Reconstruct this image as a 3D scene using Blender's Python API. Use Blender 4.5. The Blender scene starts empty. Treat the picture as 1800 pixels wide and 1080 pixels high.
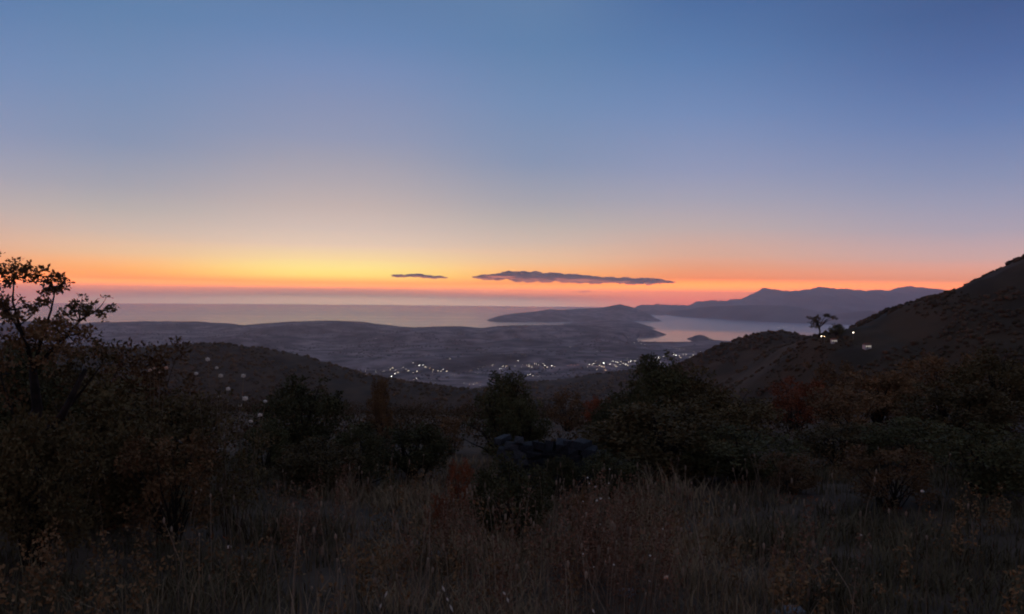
import bpy, math, random
import numpy as np
from mathutils import Vector, Matrix

# ------------------------------------------------------------------ camera
EYE = 600.0
RE = 6.371e6
FPX, CX, CY = 1334.0, 900.0, 540.0
DIP = math.sqrt(2 * EYE / RE)
HZ = 538.5            # row of the sea horizon at the middle of the picture
DEP = DIP + math.atan((540.0 - HZ) / FPX)
ROLL = math.radians(0.60)
sc = bpy.context.scene
F = Vector((0, math.cos(DEP), -math.sin(DEP)))
X0 = Vector((1, 0, 0)); U0 = X0.cross(F)
RT = X0 * math.cos(ROLL) + U0 * math.sin(ROLL)
UP = -X0 * math.sin(ROLL) + U0 * math.cos(ROLL)
CAM = Vector((0, 0, EYE))
cd = bpy.data.cameras.new("camera")
cam = bpy.data.objects.new("camera", cd)
sc.collection.objects.link(cam)
cam.matrix_world = Matrix(((RT.x, UP.x, -F.x, 0), (RT.y, UP.y, -F.y, 0), (RT.z, UP.z, -F.z, EYE), (0, 0, 0, 1)))
cd.sensor_width = 36.0
cd.lens = FPX / 1800.0 * 36.0
cd.clip_start = 0.1
cd.clip_end = 600000.0
sc.camera = cam

# ------------------------------------------------------------------ view
sc.view_settings.view_transform = 'Standard'
sc.view_settings.look = 'None'
sc.view_settings.exposure = 0.0
sc.view_settings.gamma = 1.0
sc.cycles.filter_width = 2.0
sc.cycles.max_bounces = 4
sc.cycles.diffuse_bounces = 2
sc.cycles.glossy_bounces = 2
sc.cycles.volume_bounces = 2
sc.cycles.sample_clamp_indirect = 4.0

def lin(r, g, b, k=1.0):
    f = lambda c: (c / 12.92 if c <= 0.04045 else ((c + 0.055) / 1.055) ** 2.4)
    return (f(r / 255) * k, f(g / 255) * k, f(b / 255) * k, 1.0)

# ------------------------------------------------------------------ dusk sky (the sun has set at the azimuth AZ0)
AZ0 = math.radians(-13.0)
world = bpy.data.worlds.new("World")
sc.world = world
world.use_nodes = True
nt = world.node_tree
nt.nodes.clear()
def N(t, **k):
    n = nt.nodes.new(t)
    for a, v in k.items():
        setattr(n, a, v)
    return n
def L(a, b):
    nt.links.new(a, b)
def M(op, a, b=None, clamp=False):
    n = N('ShaderNodeMath', operation=op, use_clamp=clamp)
    for i, v in enumerate((a, b)):
        if v is None:
            continue
        if isinstance(v, (int, float)):
            n.inputs[i].default_value = v
        else:
            L(v, n.inputs[i])
    return n.outputs[0]
tc = N('ShaderNodeTexCoord')
sx = N('ShaderNodeSeparateXYZ'); L(tc.outputs['Generated'], sx.inputs[0])
elev = M('MULTIPLY', M('ARCSINE', sx.outputs['Z']), 180 / math.pi)
E0, E1 = -1.5, 60.0
# finer steps near the horizon: fac = sqrt((e - E0) / (E1 - E0))
fac = M('SQRT', M('DIVIDE', M('SUBTRACT', elev, E0), E1 - E0, clamp=True))
hl = M('SQRT', M('ADD', M('MULTIPLY', sx.outputs['X'], sx.outputs['X']), M('MULTIPLY', sx.outputs['Y'], sx.outputs['Y'])))
dt = M('DIVIDE', M('ADD', M('MULTIPLY', sx.outputs['X'], math.sin(AZ0)), M('MULTIPLY', sx.outputs['Y'], math.cos(AZ0))), M('MAXIMUM', hl, 1e-4))
azd = M('MULTIPLY', M('ARCCOSINE', M('MINIMUM', M('MAXIMUM', dt, -1.0), 1.0)), 180 / math.pi)
HAZE, HAZE_DEPTH = 2.9e-5, 725.0
AIR = (0.27, 0.17, 0.22)
def ramp(col, stops, rest, AIR=AIR):
    """stops: (row of the photograph, colour, gain) seen in column col; rest: (elevation, colour) above and below the view"""
    n = N('ShaderNodeValToRGB')
    cr = n.color_ramp
    while len(cr.elements) > 1:
        cr.elements.remove(cr.elements[-1])
    hz = HZ + (col - 900) * math.tan(ROLL)
    ca = math.cos(math.atan((col - 900) / FPX))
    al = [(math.degrees(math.atan((hz - y) / FPX * ca) - DIP), lin(*c, k)) for y, c, k in stops] + [(e, lin(*c)) for e, c in rest]
    if stops:   # the sky stands behind the haze: its own brightness is what is left after that air
        out = []
        for e, c in al:
            Lp = min(103000.0, HAZE_DEPTH / math.tan(math.radians(max(e, 0.05))))
            T = math.exp(-HAZE * Lp)
            out.append((e, tuple(min(max((v - a * (1 - T)) / T, 0.04 * v), 14.0 * v) for v, a in zip(c[:3], AIR)) + (1.0,)))
        al = out
    al.sort(key=lambda q: q[0])
    for i, (e, c) in enumerate(al):
        p = math.sqrt(max(0.0, min(1.0, (e - E0) / (E1 - E0))))
        el = cr.elements[0] if i == 0 else cr.elements.new(p)
        el.position = p
        el.color = c
    L(fac, n.inputs[0])
    return n.outputs[0]
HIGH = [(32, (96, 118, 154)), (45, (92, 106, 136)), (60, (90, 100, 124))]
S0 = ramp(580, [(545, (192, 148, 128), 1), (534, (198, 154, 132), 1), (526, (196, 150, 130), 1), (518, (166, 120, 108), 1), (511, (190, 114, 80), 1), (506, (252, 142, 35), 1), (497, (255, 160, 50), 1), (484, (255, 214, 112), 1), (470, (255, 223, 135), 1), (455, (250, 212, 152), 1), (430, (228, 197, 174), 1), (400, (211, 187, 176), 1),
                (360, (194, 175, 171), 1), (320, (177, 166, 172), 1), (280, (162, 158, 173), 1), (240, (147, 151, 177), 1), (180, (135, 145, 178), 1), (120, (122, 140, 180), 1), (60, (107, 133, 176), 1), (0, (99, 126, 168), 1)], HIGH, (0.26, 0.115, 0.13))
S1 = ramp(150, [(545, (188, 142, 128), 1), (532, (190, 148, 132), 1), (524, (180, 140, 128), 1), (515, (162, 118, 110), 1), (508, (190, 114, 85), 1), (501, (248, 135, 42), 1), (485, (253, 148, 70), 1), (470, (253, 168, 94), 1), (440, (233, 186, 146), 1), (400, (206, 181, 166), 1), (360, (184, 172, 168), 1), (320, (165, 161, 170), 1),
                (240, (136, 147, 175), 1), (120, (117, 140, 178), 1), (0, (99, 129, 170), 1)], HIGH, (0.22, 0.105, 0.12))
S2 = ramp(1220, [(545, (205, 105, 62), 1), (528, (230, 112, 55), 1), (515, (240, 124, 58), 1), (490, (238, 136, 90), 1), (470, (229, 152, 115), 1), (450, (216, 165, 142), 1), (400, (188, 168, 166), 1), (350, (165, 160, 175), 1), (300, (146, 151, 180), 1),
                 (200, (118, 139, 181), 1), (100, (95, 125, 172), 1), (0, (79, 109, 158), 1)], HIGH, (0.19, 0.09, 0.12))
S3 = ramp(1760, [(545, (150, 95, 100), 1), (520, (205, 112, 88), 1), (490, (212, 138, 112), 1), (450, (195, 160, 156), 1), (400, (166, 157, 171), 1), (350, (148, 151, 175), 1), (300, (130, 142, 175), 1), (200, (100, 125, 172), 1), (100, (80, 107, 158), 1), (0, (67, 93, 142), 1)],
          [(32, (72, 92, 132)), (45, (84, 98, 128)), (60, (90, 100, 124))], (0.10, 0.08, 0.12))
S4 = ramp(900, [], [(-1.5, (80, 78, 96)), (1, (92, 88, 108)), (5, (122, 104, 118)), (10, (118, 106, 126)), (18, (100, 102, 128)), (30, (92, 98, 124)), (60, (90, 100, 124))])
def smooth(v, a, b):
    n = N('ShaderNodeMapRange', interpolation_type='SMOOTHSTEP')
    n.inputs['From Min'].default_value = a; n.inputs['From Max'].default_value = b
    L(v, n.inputs['Value'])
    return n.outputs['Result']
def mix(f, a, b):
    n = N('ShaderNodeMix', data_type='RGBA')
    L(f, n.inputs[0]); L(a, n.inputs[6]); L(b, n.inputs[7])
    return n.outputs[2]
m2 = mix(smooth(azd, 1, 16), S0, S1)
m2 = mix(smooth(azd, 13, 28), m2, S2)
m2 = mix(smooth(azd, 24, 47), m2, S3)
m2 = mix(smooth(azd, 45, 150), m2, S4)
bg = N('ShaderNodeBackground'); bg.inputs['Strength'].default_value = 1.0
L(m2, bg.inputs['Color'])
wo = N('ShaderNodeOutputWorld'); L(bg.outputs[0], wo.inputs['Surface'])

# ------------------------------------------------------------------ helpers
rng = np.random.default_rng(7)
random.seed(7)
COL = sc.collection

def ray(px, py):
    d = F + RT * ((px - CX) / FPX) + UP * ((CY - py) / FPX)
    return d / d.y
def at(px, py, d):
    return CAM + ray(px, py) * d

def tag(o, label=None, cat=None, group=None, kind=None):
    if label: o['label'] = label
    if cat: o['category'] = cat
    if group: o['group'] = group
    if kind: o['kind'] = kind
    return o

def mesh_np(name, V, faces, mat, smooth_=True):
    me = bpy.data.meshes.new(name)
    V = np.asarray(V, dtype=np.float32)
    if isinstance(faces, np.ndarray):
        k = faces.shape[1]
        me.vertices.add(len(V)); me.vertices.foreach_set('co', V.ravel())
        me.loops.add(faces.size); me.loops.foreach_set('vertex_index', faces.astype(np.int32).ravel())
        me.polygons.add(len(faces))
        me.polygons.foreach_set('loop_start', np.arange(0, faces.size, k, dtype=np.int32))
        me.update(calc_edges=True)
    else:
        me.from_pydata([tuple(map(float, v)) for v in V], [], faces)
    if mat: me.materials.append(mat)
    if smooth_:
        me.polygons.foreach_set('use_smooth', np.ones(len(me.polygons), dtype=bool))
    me.update()
    return me

def obj(name, me, parent=None, loc=None):
    o = bpy.data.objects.new(name, me)
    COL.objects.link(o)
    if parent is not None: o.parent = parent
    if loc is not None: o.location = loc
    return o

def empty(name, loc, rz=0.0, scale=(1, 1, 1)):
    o = bpy.data.objects.new(name, None)
    o.empty_display_size = 0.1
    COL.objects.link(o)
    o.location = loc; o.rotation_euler = (0, 0, rz); o.scale = scale
    return o

def hash2(ix, iy, seed):
    h = (ix.astype(np.int64) * 374761393 + iy.astype(np.int64) * 668265263 + seed * 1274126177) & 0x7fffffff
    h = ((h ^ (h >> 13)) * 1274126177) & 0x7fffffff
    return ((h ^ (h >> 16)) & 0xffff) / 65535.0
def vnoise(x, y, seed=0):
    x = np.asarray(x, float); y = np.asarray(y, float)
    ix = np.floor(x); iy = np.floor(y)
    fx = x - ix; fy = y - iy
    fx = fx * fx * (3 - 2 * fx); fy = fy * fy * (3 - 2 * fy)
    a = hash2(ix, iy, seed); b = hash2(ix + 1, iy, seed); c = hash2(ix, iy + 1, seed); d = hash2(ix + 1, iy + 1, seed)
    return (a + (b - a) * fx) * (1 - fy) + (c + (d - c) * fx) * fy
def fbm(x, y, scale, octaves=4, seed=0):
    s = 0; a = 1.0; t = 0
    for k in range(octaves):
        s = s + a * (vnoise(np.asarray(x) / scale, np.asarray(y) / scale, seed + k * 17) - 0.5)
        t += a; a *= 0.5; scale *= 0.5
    return s / t * 2
def sstep(a, b, x):
    t = np.clip((np.asarray(x, float) - a) / (b - a), 0, 1)
    return t * t * (3 - 2 * t)

# ------------------------------------------------------------------ materials
def new_mat(name):
    m = bpy.data.materials.new(name); m.use_nodes = True
    t = m.node_tree
    return m, t, t.nodes['Principled BSDF']
def mat_mottled(name, c1, c2, scale, rough=0.9, coord='Object', per_object=0.0, bump=0.0, spec=0.2):
    m, t, p = new_mat(name)
    n = t.nodes.new('ShaderNodeTexNoise'); n.inputs['Scale'].default_value = scale; n.inputs['Detail'].default_value = 5
    co = t.nodes.new('ShaderNodeTexCoord'); t.links.new(co.outputs[coord], n.inputs['Vector'])
    r = t.nodes.new('ShaderNodeValToRGB')
    r.color_ramp.elements[0].position = 0.36; r.color_ramp.elements[1].position = 0.64
    r.color_ramp.elements[0].color = (*c1, 1); r.color_ramp.elements[1].color = (*c2, 1)
    t.links.new(n.outputs[0], r.inputs[0])
    out = r.outputs[0]
    if per_object > 0:
        oi = t.nodes.new('ShaderNodeObjectInfo')
        hs = t.nodes.new('ShaderNodeHueSaturation')
        mr = t.nodes.new('ShaderNodeMapRange'); mr.inputs['To Min'].default_value = 1 - per_object; mr.inputs['To Max'].default_value = 1 + per_object
        t.links.new(oi.outputs['Random'], mr.inputs['Value']); t.links.new(mr.outputs[0], hs.inputs['Value'])
        t.links.new(out, hs.inputs['Color']); out = hs.outputs[0]
    t.links.new(out, p.inputs['Base Color'])
    p.inputs['Roughness'].default_value = rough
    p.inputs['Specular IOR Level'].default_value = spec
    if bump > 0:
        b = t.nodes.new('ShaderNodeBump'); b.inputs['Strength'].default_value = bump; b.inputs['Distance'].default_value = 0.02
        t.links.new(n.outputs[0], b.inputs['Height']); t.links.new(b.outputs[0], p.inputs['Normal'])
    return m
def mat_emit(name, col, s):
    m, t, p = new_mat(name)
    p.inputs['Base Color'].default_value = (0.5, 0.5, 0.5, 1)
    p.inputs['Emission Color'].default_value = (*col, 1)
    p.inputs['Emission Strength'].default_value = s
    m.cycles.emission_sampling = 'NONE'
    return m

M_far = mat_mottled('far_slope', (0.03, 0.035, 0.035), (0.16, 0.14, 0.13), 0.0007)
M_land = mat_mottled('coastal_land', (0.07, 0.057, 0.055), (0.34, 0.26, 0.245), 0.0055)
def add_patches(m, scale, lo, hi):
    """large patches of woodland and open fields over the fine mottling"""
    t = m.node_tree; p = t.nodes['Principled BSDF']; src = p.inputs['Base Color'].links[0].from_socket
    co = [n for n in t.nodes if n.type == 'TEX_COORD'][0]
    n = t.nodes.new('ShaderNodeTexNoise'); n.inputs['Scale'].default_value = scale; n.inputs['Detail'].default_value = 3
    t.links.new(co.outputs['Object'], n.inputs['Vector'])
    r = t.nodes.new('ShaderNodeValToRGB'); r.color_ramp.elements[0].position = 0.42; r.color_ramp.elements[1].position = 0.56
    r.color_ramp.elements[0].color = (lo, lo, lo, 1); r.color_ramp.elements[1].color = (hi, hi, hi, 1)
    t.links.new(n.outputs[0], r.inputs[0])
    x = t.nodes.new('ShaderNodeMix'); x.data_type = 'RGBA'; x.blend_type = 'MULTIPLY'; x.inputs[0].default_value = 1.0
    t.links.new(src, x.inputs[6]); t.links.new(r.outputs[0], x.inputs[7]); t.links.new(x.outputs[2], p.inputs['Base Color'])
add_patches(M_land, 0.0013, 0.42, 1.1)
add_patches(M_far, 0.00028, 0.4, 1.1)
M_hill = mat_mottled('scrub_hill', (0.050, 0.034, 0.018), (0.10, 0.062, 0.032), 0.03)
M_soil = mat_mottled('soil', (0.065, 0.042, 0.024), (0.12, 0.076, 0.044), 1.7, bump=0.6)
M_grass = mat_mottled('dry_grass', (0.18, 0.122, 0.060), (0.46, 0.315, 0.17), 0.9, per_object=0.1)
M_side_grass = mat_mottled('vignetted_grass', (0.085, 0.066, 0.032), (0.19, 0.142, 0.070), 0.9)  # grass colour with the vignette darkening mixed in
M_green = mat_mottled('evergreen_leaf', (0.062, 0.056, 0.020), (0.13, 0.112, 0.042), 2.5, rough=0.75, per_object=0.25)
M_olive = mat_mottled('olive_leaf', (0.098, 0.068, 0.024), (0.19, 0.128, 0.048), 2.5, rough=0.75, per_object=0.25)
M_rust = mat_mottled('rust_leaf', (0.22, 0.062, 0.022), (0.40, 0.12, 0.045), 2.5, rough=0.8, per_object=0.2)
M_brown = mat_mottled('brown_leaf', (0.14, 0.074, 0.030), (0.28, 0.15, 0.060), 2.5, rough=0.8, per_object=0.25)
M_bark = mat_mottled('bark', (0.022, 0.016, 0.012), (0.055, 0.040, 0.030), 9, bump=0.5)
M_stalk = mat_mottled('dry_stalk', (0.13, 0.085, 0.05), (0.22, 0.15, 0.09), 8)
M_pale = mat_mottled('pale_seed', (0.84, 0.68, 0.50), (0.88, 0.77, 0.62), 30)
M_peach = mat_mottled('peach_petal', (0.75, 0.42, 0.25), (0.80, 0.50, 0.32), 30)
M_stone = mat_mottled('limestone', (0.16, 0.16, 0.16), (0.30, 0.30, 0.29), 7, bump=0.8, per_object=0.2)
M_dstone = mat_mottled('dark_lichen_stone', (0.022, 0.022, 0.024), (0.060, 0.060, 0.062), 7, bump=0.8, per_object=0.3)
M_plaster = mat_mottled('plaster', (0.60, 0.58, 0.53), (0.75, 0.73, 0.68), 1)
M_roof = mat_mottled('roof_tile', (0.20, 0.08, 0.05), (0.30, 0.13, 0.08), 2)
M_metal = mat_mottled('mast_metal', (0.18, 0.18, 0.19), (0.28, 0.28, 0.29), 3, rough=0.5)
M_cloud = mat_mottled('cloud', (0.30, 0.27, 0.29), (0.42, 0.38, 0.39), 0.0012, rough=1.0, spec=0.0)
E_white = mat_emit('white_lamp_glow', (1.0, 0.92, 0.80), 17)
E_soft = mat_emit('soft_lamp_glow', (1.0, 0.82, 0.60), 9)
E_warm = mat_emit('warm_lamp_glow', (1.0, 0.60, 0.30), 9)
E_red = mat_emit('red_lamp_glow', (1.0, 0.30, 0.20), 7)
E_win = mat_emit('lit_window', (1.0, 0.80, 0.55), 3)

# ------------------------------------------------------------------ sea (follows the curve of the earth)
def drop(x, y):
    return -(np.asarray(x, float) ** 2 + np.asarray(y, float) ** 2) / (2 * RE)
def build_sea():
    rs = np.geomspace(4000, 101000, 110)
    an = np.radians(np.linspace(-82, 82, 260))
    R, A = np.meshgrid(rs, an, indexing='ij')
    V = np.stack([R * np.sin(A), R * np.cos(A), -R * R / (2 * RE)], -1).reshape(-1, 3)
    n, k = R.shape
    i = np.arange(n * k).reshape(n, k)
    Fc = np.stack([i[:-1, :-1], i[:-1, 1:], i[1:, 1:], i[1:, :-1]], -1).reshape(-1, 4)[:, ::-1]
    m, t, p = new_mat('sea_water')
    p.inputs['Base Color'].default_value = (0.07, 0.09, 0.14, 1)
    p.inputs['IOR'].default_value = 1.45
    co = t.nodes.new('ShaderNodeTexCoord')
    mp = t.nodes.new('ShaderNodeMapping'); mp.inputs['Scale'].default_value = (0.00005, 0.0004, 1)
    t.links.new(co.outputs['Object'], mp.inputs['Vector'])
    n1 = t.nodes.new('ShaderNodeTexNoise'); n1.inputs['Scale'].default_value = 1.0; n1.inputs['Detail'].default_value = 4
    t.links.new(mp.outputs[0], n1.inputs['Vector'])
    # a long calm slick far out: distance from shore with a wavering edge
    sp = t.nodes.new('ShaderNodeSeparateXYZ'); t.links.new(co.outputs['Object'], sp.inputs[0])
    ln = t.nodes.new('ShaderNodeMath'); ln.operation = 'MULTIPLY_ADD'
    ln.inputs[1].default_value = 5000; t.links.new(n1.outputs[0], ln.inputs[0]); t.links.new(sp.outputs['Y'], ln.inputs[2])
    mr = t.nodes.new('ShaderNodeMapRange'); mr.interpolation_type = 'SMOOTHSTEP'
    mr.inputs['From Min'].default_value = 30500; mr.inputs['From Max'].default_value = 33500
    t.links.new(ln.outputs[0], mr.inputs['Value'])
    r1 = t.nodes.new('ShaderNodeMapRange')
    r1.inputs['From Min'].default_value = 0.3; r1.inputs['From Max'].default_value = 0.7
    r1.inputs['To Min'].default_value = 0.10; r1.inputs['To Max'].default_value = 0.20
    t.links.new(n1.outputs[0], r1.inputs['Value'])
    mx = t.nodes.new('ShaderNodeMix'); mx.data_type = 'FLOAT'
    t.links.new(mr.outputs[0], mx.inputs[0]); t.links.new(r1.outputs[0], mx.inputs[2]); mx.inputs[3].default_value = 0.13
    cm = t.nodes.new('ShaderNodeMapRange'); cm.interpolation_type = 'SMOOTHSTEP'
    cm.inputs['From Min'].default_value = 13200; cm.inputs['From Max'].default_value = 14800
    t.links.new(sp.outputs['Y'], cm.inputs['Value'])
    m3 = t.nodes.new('ShaderNodeMix'); m3.data_type = 'FLOAT'; m3.inputs[2].default_value = 0.09
    shl = t.nodes.new('ShaderNodeMapRange'); shl.interpolation_type = 'SMOOTHSTEP'   # a breeze ruffles the bay behind the peninsula
    shl.inputs['From Min'].default_value = 2200; shl.inputs['From Max'].default_value = 4200
    t.links.new(sp.outputs['X'], shl.inputs['Value'])
    mb = t.nodes.new('ShaderNodeMix'); mb.data_type = 'FLOAT'; mb.inputs[3].default_value = 0.24
    t.links.new(shl.outputs[0], mb.inputs[0]); t.links.new(mx.outputs[0], mb.inputs[2])
    t.links.new(cm.outputs[0], m3.inputs[0]); t.links.new(mb.outputs[0], m3.inputs[3])
    t.links.new(m3.outputs[0], p.inputs['Roughness'])
    o = obj('sea', mesh_np('sea', V, Fc, m))
    tag(o, 'calm dusk sea and bay stretching to the horizon', kind='structure')
build_sea()

# ------------------------------------------------------------------ terrain
def grid_mesh(name, xs, ys, hf, mat):
    Xg, Yg = np.meshgrid(xs, ys)
    Z = hf(Xg, Yg)
    V = np.stack([Xg, Yg, Z], -1).reshape(-1, 3)
    n, k = Xg.shape
    i = np.arange(n * k).reshape(n, k)
    Fc = np.stack([i[:-1, :-1], i[:-1, 1:], i[1:, 1:], i[1:, :-1]], -1).reshape(-1, 4)
    return mesh_np(name, V, Fc, mat)

def ridge_fn(prof, D, front, back, base, namp=0.0, nscale=500.0, seed=1, crest_amp=0.0, drift=0.0, jag=0.0):
    """hill whose crest passes through the sighted points; D may be a number or a list of (px, depth)"""
    pts = []
    for px, py in prof:
        d = D if not isinstance(D, list) else float(np.interp(px, [a for a, _ in D], [b for _, b in D]))
        q = at(px, py, d)
        pts.append((q.x, q.y, q.z))
    P = np.array(pts)
    def h(x, y):
        x = np.asarray(x, float); y = np.asarray(y, float)
        dx = np.interp(x, P[:, 0], P[:, 1]) + fbm(x, y * 0, nscale * 2, 3, seed + 5) * drift
        zx = np.interp(x, P[:, 0], P[:, 2])
        t = np.where(y < dx, (dx - y) / front, (y - dx) / back)
        f = 1 - sstep(0, 1, t) * 0.55 - 0.45 * np.clip(t, 0, 1.0)
        n = fbm(x, y, nscale, 5, seed)
        w = sstep(0.02, 0.35, t) * (1 - sstep(0.8, 1.0, t))
        r = 1 - np.abs(fbm(x, y, nscale * 1.3, 4, seed + 40)) * 2
        zx = zx + jag * (fbm(x, x * 0, nscale * 0.28, 2, seed + 60) + 1.6 * fbm(x, x * 0, nscale * 0.09, 3, seed + 61))
        return base + (zx - base) * np.clip(f, 0, 1) + namp * (n * 0.6 + (r - 0.6) * 0.5) * w + crest_amp * fbm(x, y, nscale * 0.12, 3, seed + 9)
    return h, P

def hills(name, label, prof, D, front, back, base, mat, nx, ny, **k):
    h, P = ridge_fn(prof, D, front, back, base, **k)
    ys = np.linspace(P[:, 1].min() - front, P[:, 1].max() + back, ny)
    xs = np.linspace(P[:, 0].min(), P[:, 0].max(), nx)
    o = obj(name, grid_mesh(name, xs, ys, h, mat))
    tag(o, label, kind='structure')
    return h

far_prof = [(1040, 558), (1090, 548), (1120, 537), (1140, 534), (1165, 535), (1185, 537), (1215, 533), (1245, 530), (1290, 526.5), (1320, 523), (1340, 512.5), (1357, 509.5), (1380, 511.5),
            (1405, 511), (1425, 507.5), (1440, 508.5), (1470, 511), (1510, 511), (1528, 514.5), (1545, 509.5), (1570, 508), (1597, 504), (1615, 508),
            (1640, 511), (1670, 513), (1720, 514), (1800, 518), (1900, 516), (2050, 522), (2200, 530)]
hills('mountain_range', 'hazy blue mountain range across the bay, highest on the horizon', far_prof, [(1040, 37000), (1240, 36000), (1340, 36000), (2200, 34000)], 13000, 6000, -230, M_far, 420, 120,
      namp=520, nscale=4200, seed=3, crest_amp=60, drift=500, jag=130)
bay_prof = [(1150, 566), (1180, 550), (1200, 545), (1230, 540.5), (1260, 538), (1290, 537), (1330, 536), (1370, 537), (1400, 540), (1425, 545), (1450, 553), (1500, 549), (1530, 546), (1560, 552), (1640, 548), (1750, 556), (1900, 550), (2100, 552)]
hills('bay_hills', 'low hills along the far shore of the bay, before the blue range', bay_prof, [(1150, 29500), (1200, 27000), (1300, 23500), (1430, 21500), (1550, 20500), (2100, 20000)], 3600, 3600, -110, M_far, 300, 90,
      namp=130, nscale=1700, seed=12, crest_amp=7, drift=200)
pen_prof = [(848, 566), (858, 562), (875, 556), (905, 550.5), (940, 548), (965, 543.5), (990, 545), (1020, 543), (1060, 541), (1075, 537.5), (1090, 535), (1105, 538), (1120, 543),
            (1135, 549), (1147, 558), (1153, 566)]
hills('peninsula', 'long wooded peninsula tapering into the open sea beyond the inlet', pen_prof, [(848, 19600), (1090, 22500), (1153, 21500)], 3000, 2400, -90, M_land, 220, 80,
      namp=90, nscale=1200, seed=21, crest_amp=6, drift=100)

hills('isthmus', 'dark neck of land joining the peninsula to the coastal hills', [(970, 576), (985, 572), (1010, 570), (1050, 566), (1085, 563), (1115, 566), (1135, 572), (1146, 579), (1152, 584)], 16500, 3300, 3600, -60, M_land, 120, 80,
      namp=30, nscale=800, seed=25, crest_amp=5)
# coastal land: ridge before the sea, low hills, plain with the town, the bay shore and an islet
c_prof = [(-500, 572), (-200, 566), (0, 570), (40, 568), (75, 562), (95, 569), (130, 570), (165, 567), (250, 565), (340, 565), (375, 569), (415, 573), (450, 570), (500, 566.5), (570, 564), (610, 565), (650, 570),
          (700, 575), (730, 576), (770, 574), (810, 575), (845, 577), (870, 574), (900, 572), (950, 572), (990, 571), (1040, 573), (1075, 575), (1100, 572.5), (1130, 576), (1150, 580.5), (1165, 586), (1172, 590), (1185, 600)]
c_D = [(-500, 12800), (870, 12800), (1100, 12900), (1185, 12600)]
h_c, P_c = ridge_fn(c_prof, c_D, 3000, 1500, -60, namp=85, nscale=1300, seed=31, crest_amp=3)
l_prof = [(-300, 615), (100, 608), (300, 600), (430, 612), (550, 606), (630, 602), (700, 607), (780, 609), (860, 611), (930, 603), (1000, 597), (1050, 590), (1085, 592), (1110, 603), (1135, 612), (1185, 625)]
h_l, P_l = ridge_fn(l_prof, 9300, 1600, 1000, -20, namp=60, nscale=1000, seed=44, crest_amp=3)
_rh = np.random.default_rng(515)
HILLOCKS = []
for _k in range(30):
    _d = _rh.uniform(6300, 11800); _p = _rh.uniform(-150, 1110)
    HILLOCKS.append(((_p - 900) / FPX * _d, _d, _rh.uniform(85, 165) * (0.75 if _d < 8000 else 1.1), _rh.uniform(300, 700)))
def land_h(x, y):
    x = np.asarray(x, float); y = np.asarray(y, float)
    px = 900 + FPX * x / np.maximum(y, 100)
    inland = np.where(px < 1118, 13600, np.interp(px, [1118, 1130, 1170, 1225, 1240, 1290, 1400], [10700, 10350, 10250, 10350, 10700, 10500, 10000]))
    inland = inland + fbm(x, y * 0.3, 260, 3, 77) * 110
    m = 1 - sstep(-130, 130, y - inland)
    plain = -30 + m * (44 + 24 * fbm(x, y, 900, 4, 55) + 150 * (1 - sstep(2300, 4200, y)))
    r1 = np.where(px < 1190, h_c(x, y), -50) - 220 * sstep(1092, 1122, px) * sstep(350, 1100, 12800 - y)
    r2 = np.where(px < 1190, h_l(x, y), -50)
    ix, iy = (1232 - 900) / FPX * 11000, 11000
    isl = -35 + 92 * np.exp(-((x - ix) / 150) ** 2 - ((y - iy) / 420) ** 2) + 10 * fbm(x, y, 160, 3, 5)
    isl2 = -35 + 46 * np.exp(-((x - (1255 - 900) / FPX * 10500) / 190) ** 2 - ((y - 10480) / 220) ** 2)
    bumps = plain * 0 - 60
    for bx, by, bh, br in HILLOCKS:
        bumps = np.maximum(bumps, -30 + bh * np.exp(-((x - bx) / (br * 1.6)) ** 2 - ((y - by) / br) ** 2))
    bumps = np.where(bumps > 0, bumps + 14 * fbm(x, y, 420, 4, 58), bumps)
    bumps = bumps - 200 * sstep(1092, 1122, px) * sstep(9200, 9900, y)
    return np.maximum.reduce([plain, r1, r2, isl, isl2, bumps])
o = obj('coastal_plain', grid_mesh('coastal_plain', np.linspace(-11000, 5600, 680), np.linspace(2300, 14600, 520), land_h, M_land))
tag(o, 'coastal plain and low hills around the bay with scattered lights', kind='structure')

left_prof = [(-700, 560), (-300, 590), (-100, 596), (0, 602), (60, 606), (120, 611), (170, 612), (240, 612), (290, 608), (330, 605), (370, 604), (410, 607.5), (450, 612), (500, 620), (550, 632), (600, 648), (640, 660), (690, 669), (740, 677),
             (800, 683), (850, 690), (920, 700), (1000, 712), (1100, 735)]
h_left = hills('left_hill', 'dark scrub-covered hill sloping down towards the middle of the valley', left_prof, [(-700, 1500), (370, 1500), (850, 1250), (1100, 1250)], 950, 900, 250, M_hill, 360, 160,
               namp=26, nscale=260, seed=61, crest_amp=2.5)
mid_prof = [(780, 700), (830, 688), (870, 680), (920, 672), (960, 671), (1000, 666), (1040, 660), (1085, 655), (1130, 650), (1180, 645), (1230, 640), (1300, 636), (1400, 640), (1500, 650)]
h_mid = hills('valley_spur', 'dim grey spur closing the valley below the town lights', mid_prof, 2700, 1300, 1200, 60, M_hill, 240, 120, namp=40, nscale=420, seed=71, crest_amp=4)
kn_prof = [(1060, 735), (1130, 690), (1180, 655), (1215, 632), (1250, 615), (1290, 600), (1320, 588), (1345, 583), (1370, 583), (1400, 588), (1430, 595), (1470, 600), (1550, 606), (1700, 610)]
h_kn = hills('knoll', 'rounded dark knoll in front of the bay on the right', kn_prof, 950, 620, 500, 380, M_hill, 260, 140, namp=14, nscale=180, seed=81, crest_amp=1.6)
g_prof = [(1080, 860), (1180, 760), (1260, 715), (1330, 668), (1380, 634), (1412, 606), (1428, 595), (1450, 589), (1475, 583), (1500, 577), (1530, 573), (1545, 566), (1580, 546), (1610, 531), (1650, 520), (1680, 511), (1700, 501), (1750, 482), (1800, 459), (1850, 432), (1950, 385), (2150, 310), (2500, 240)]
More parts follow.
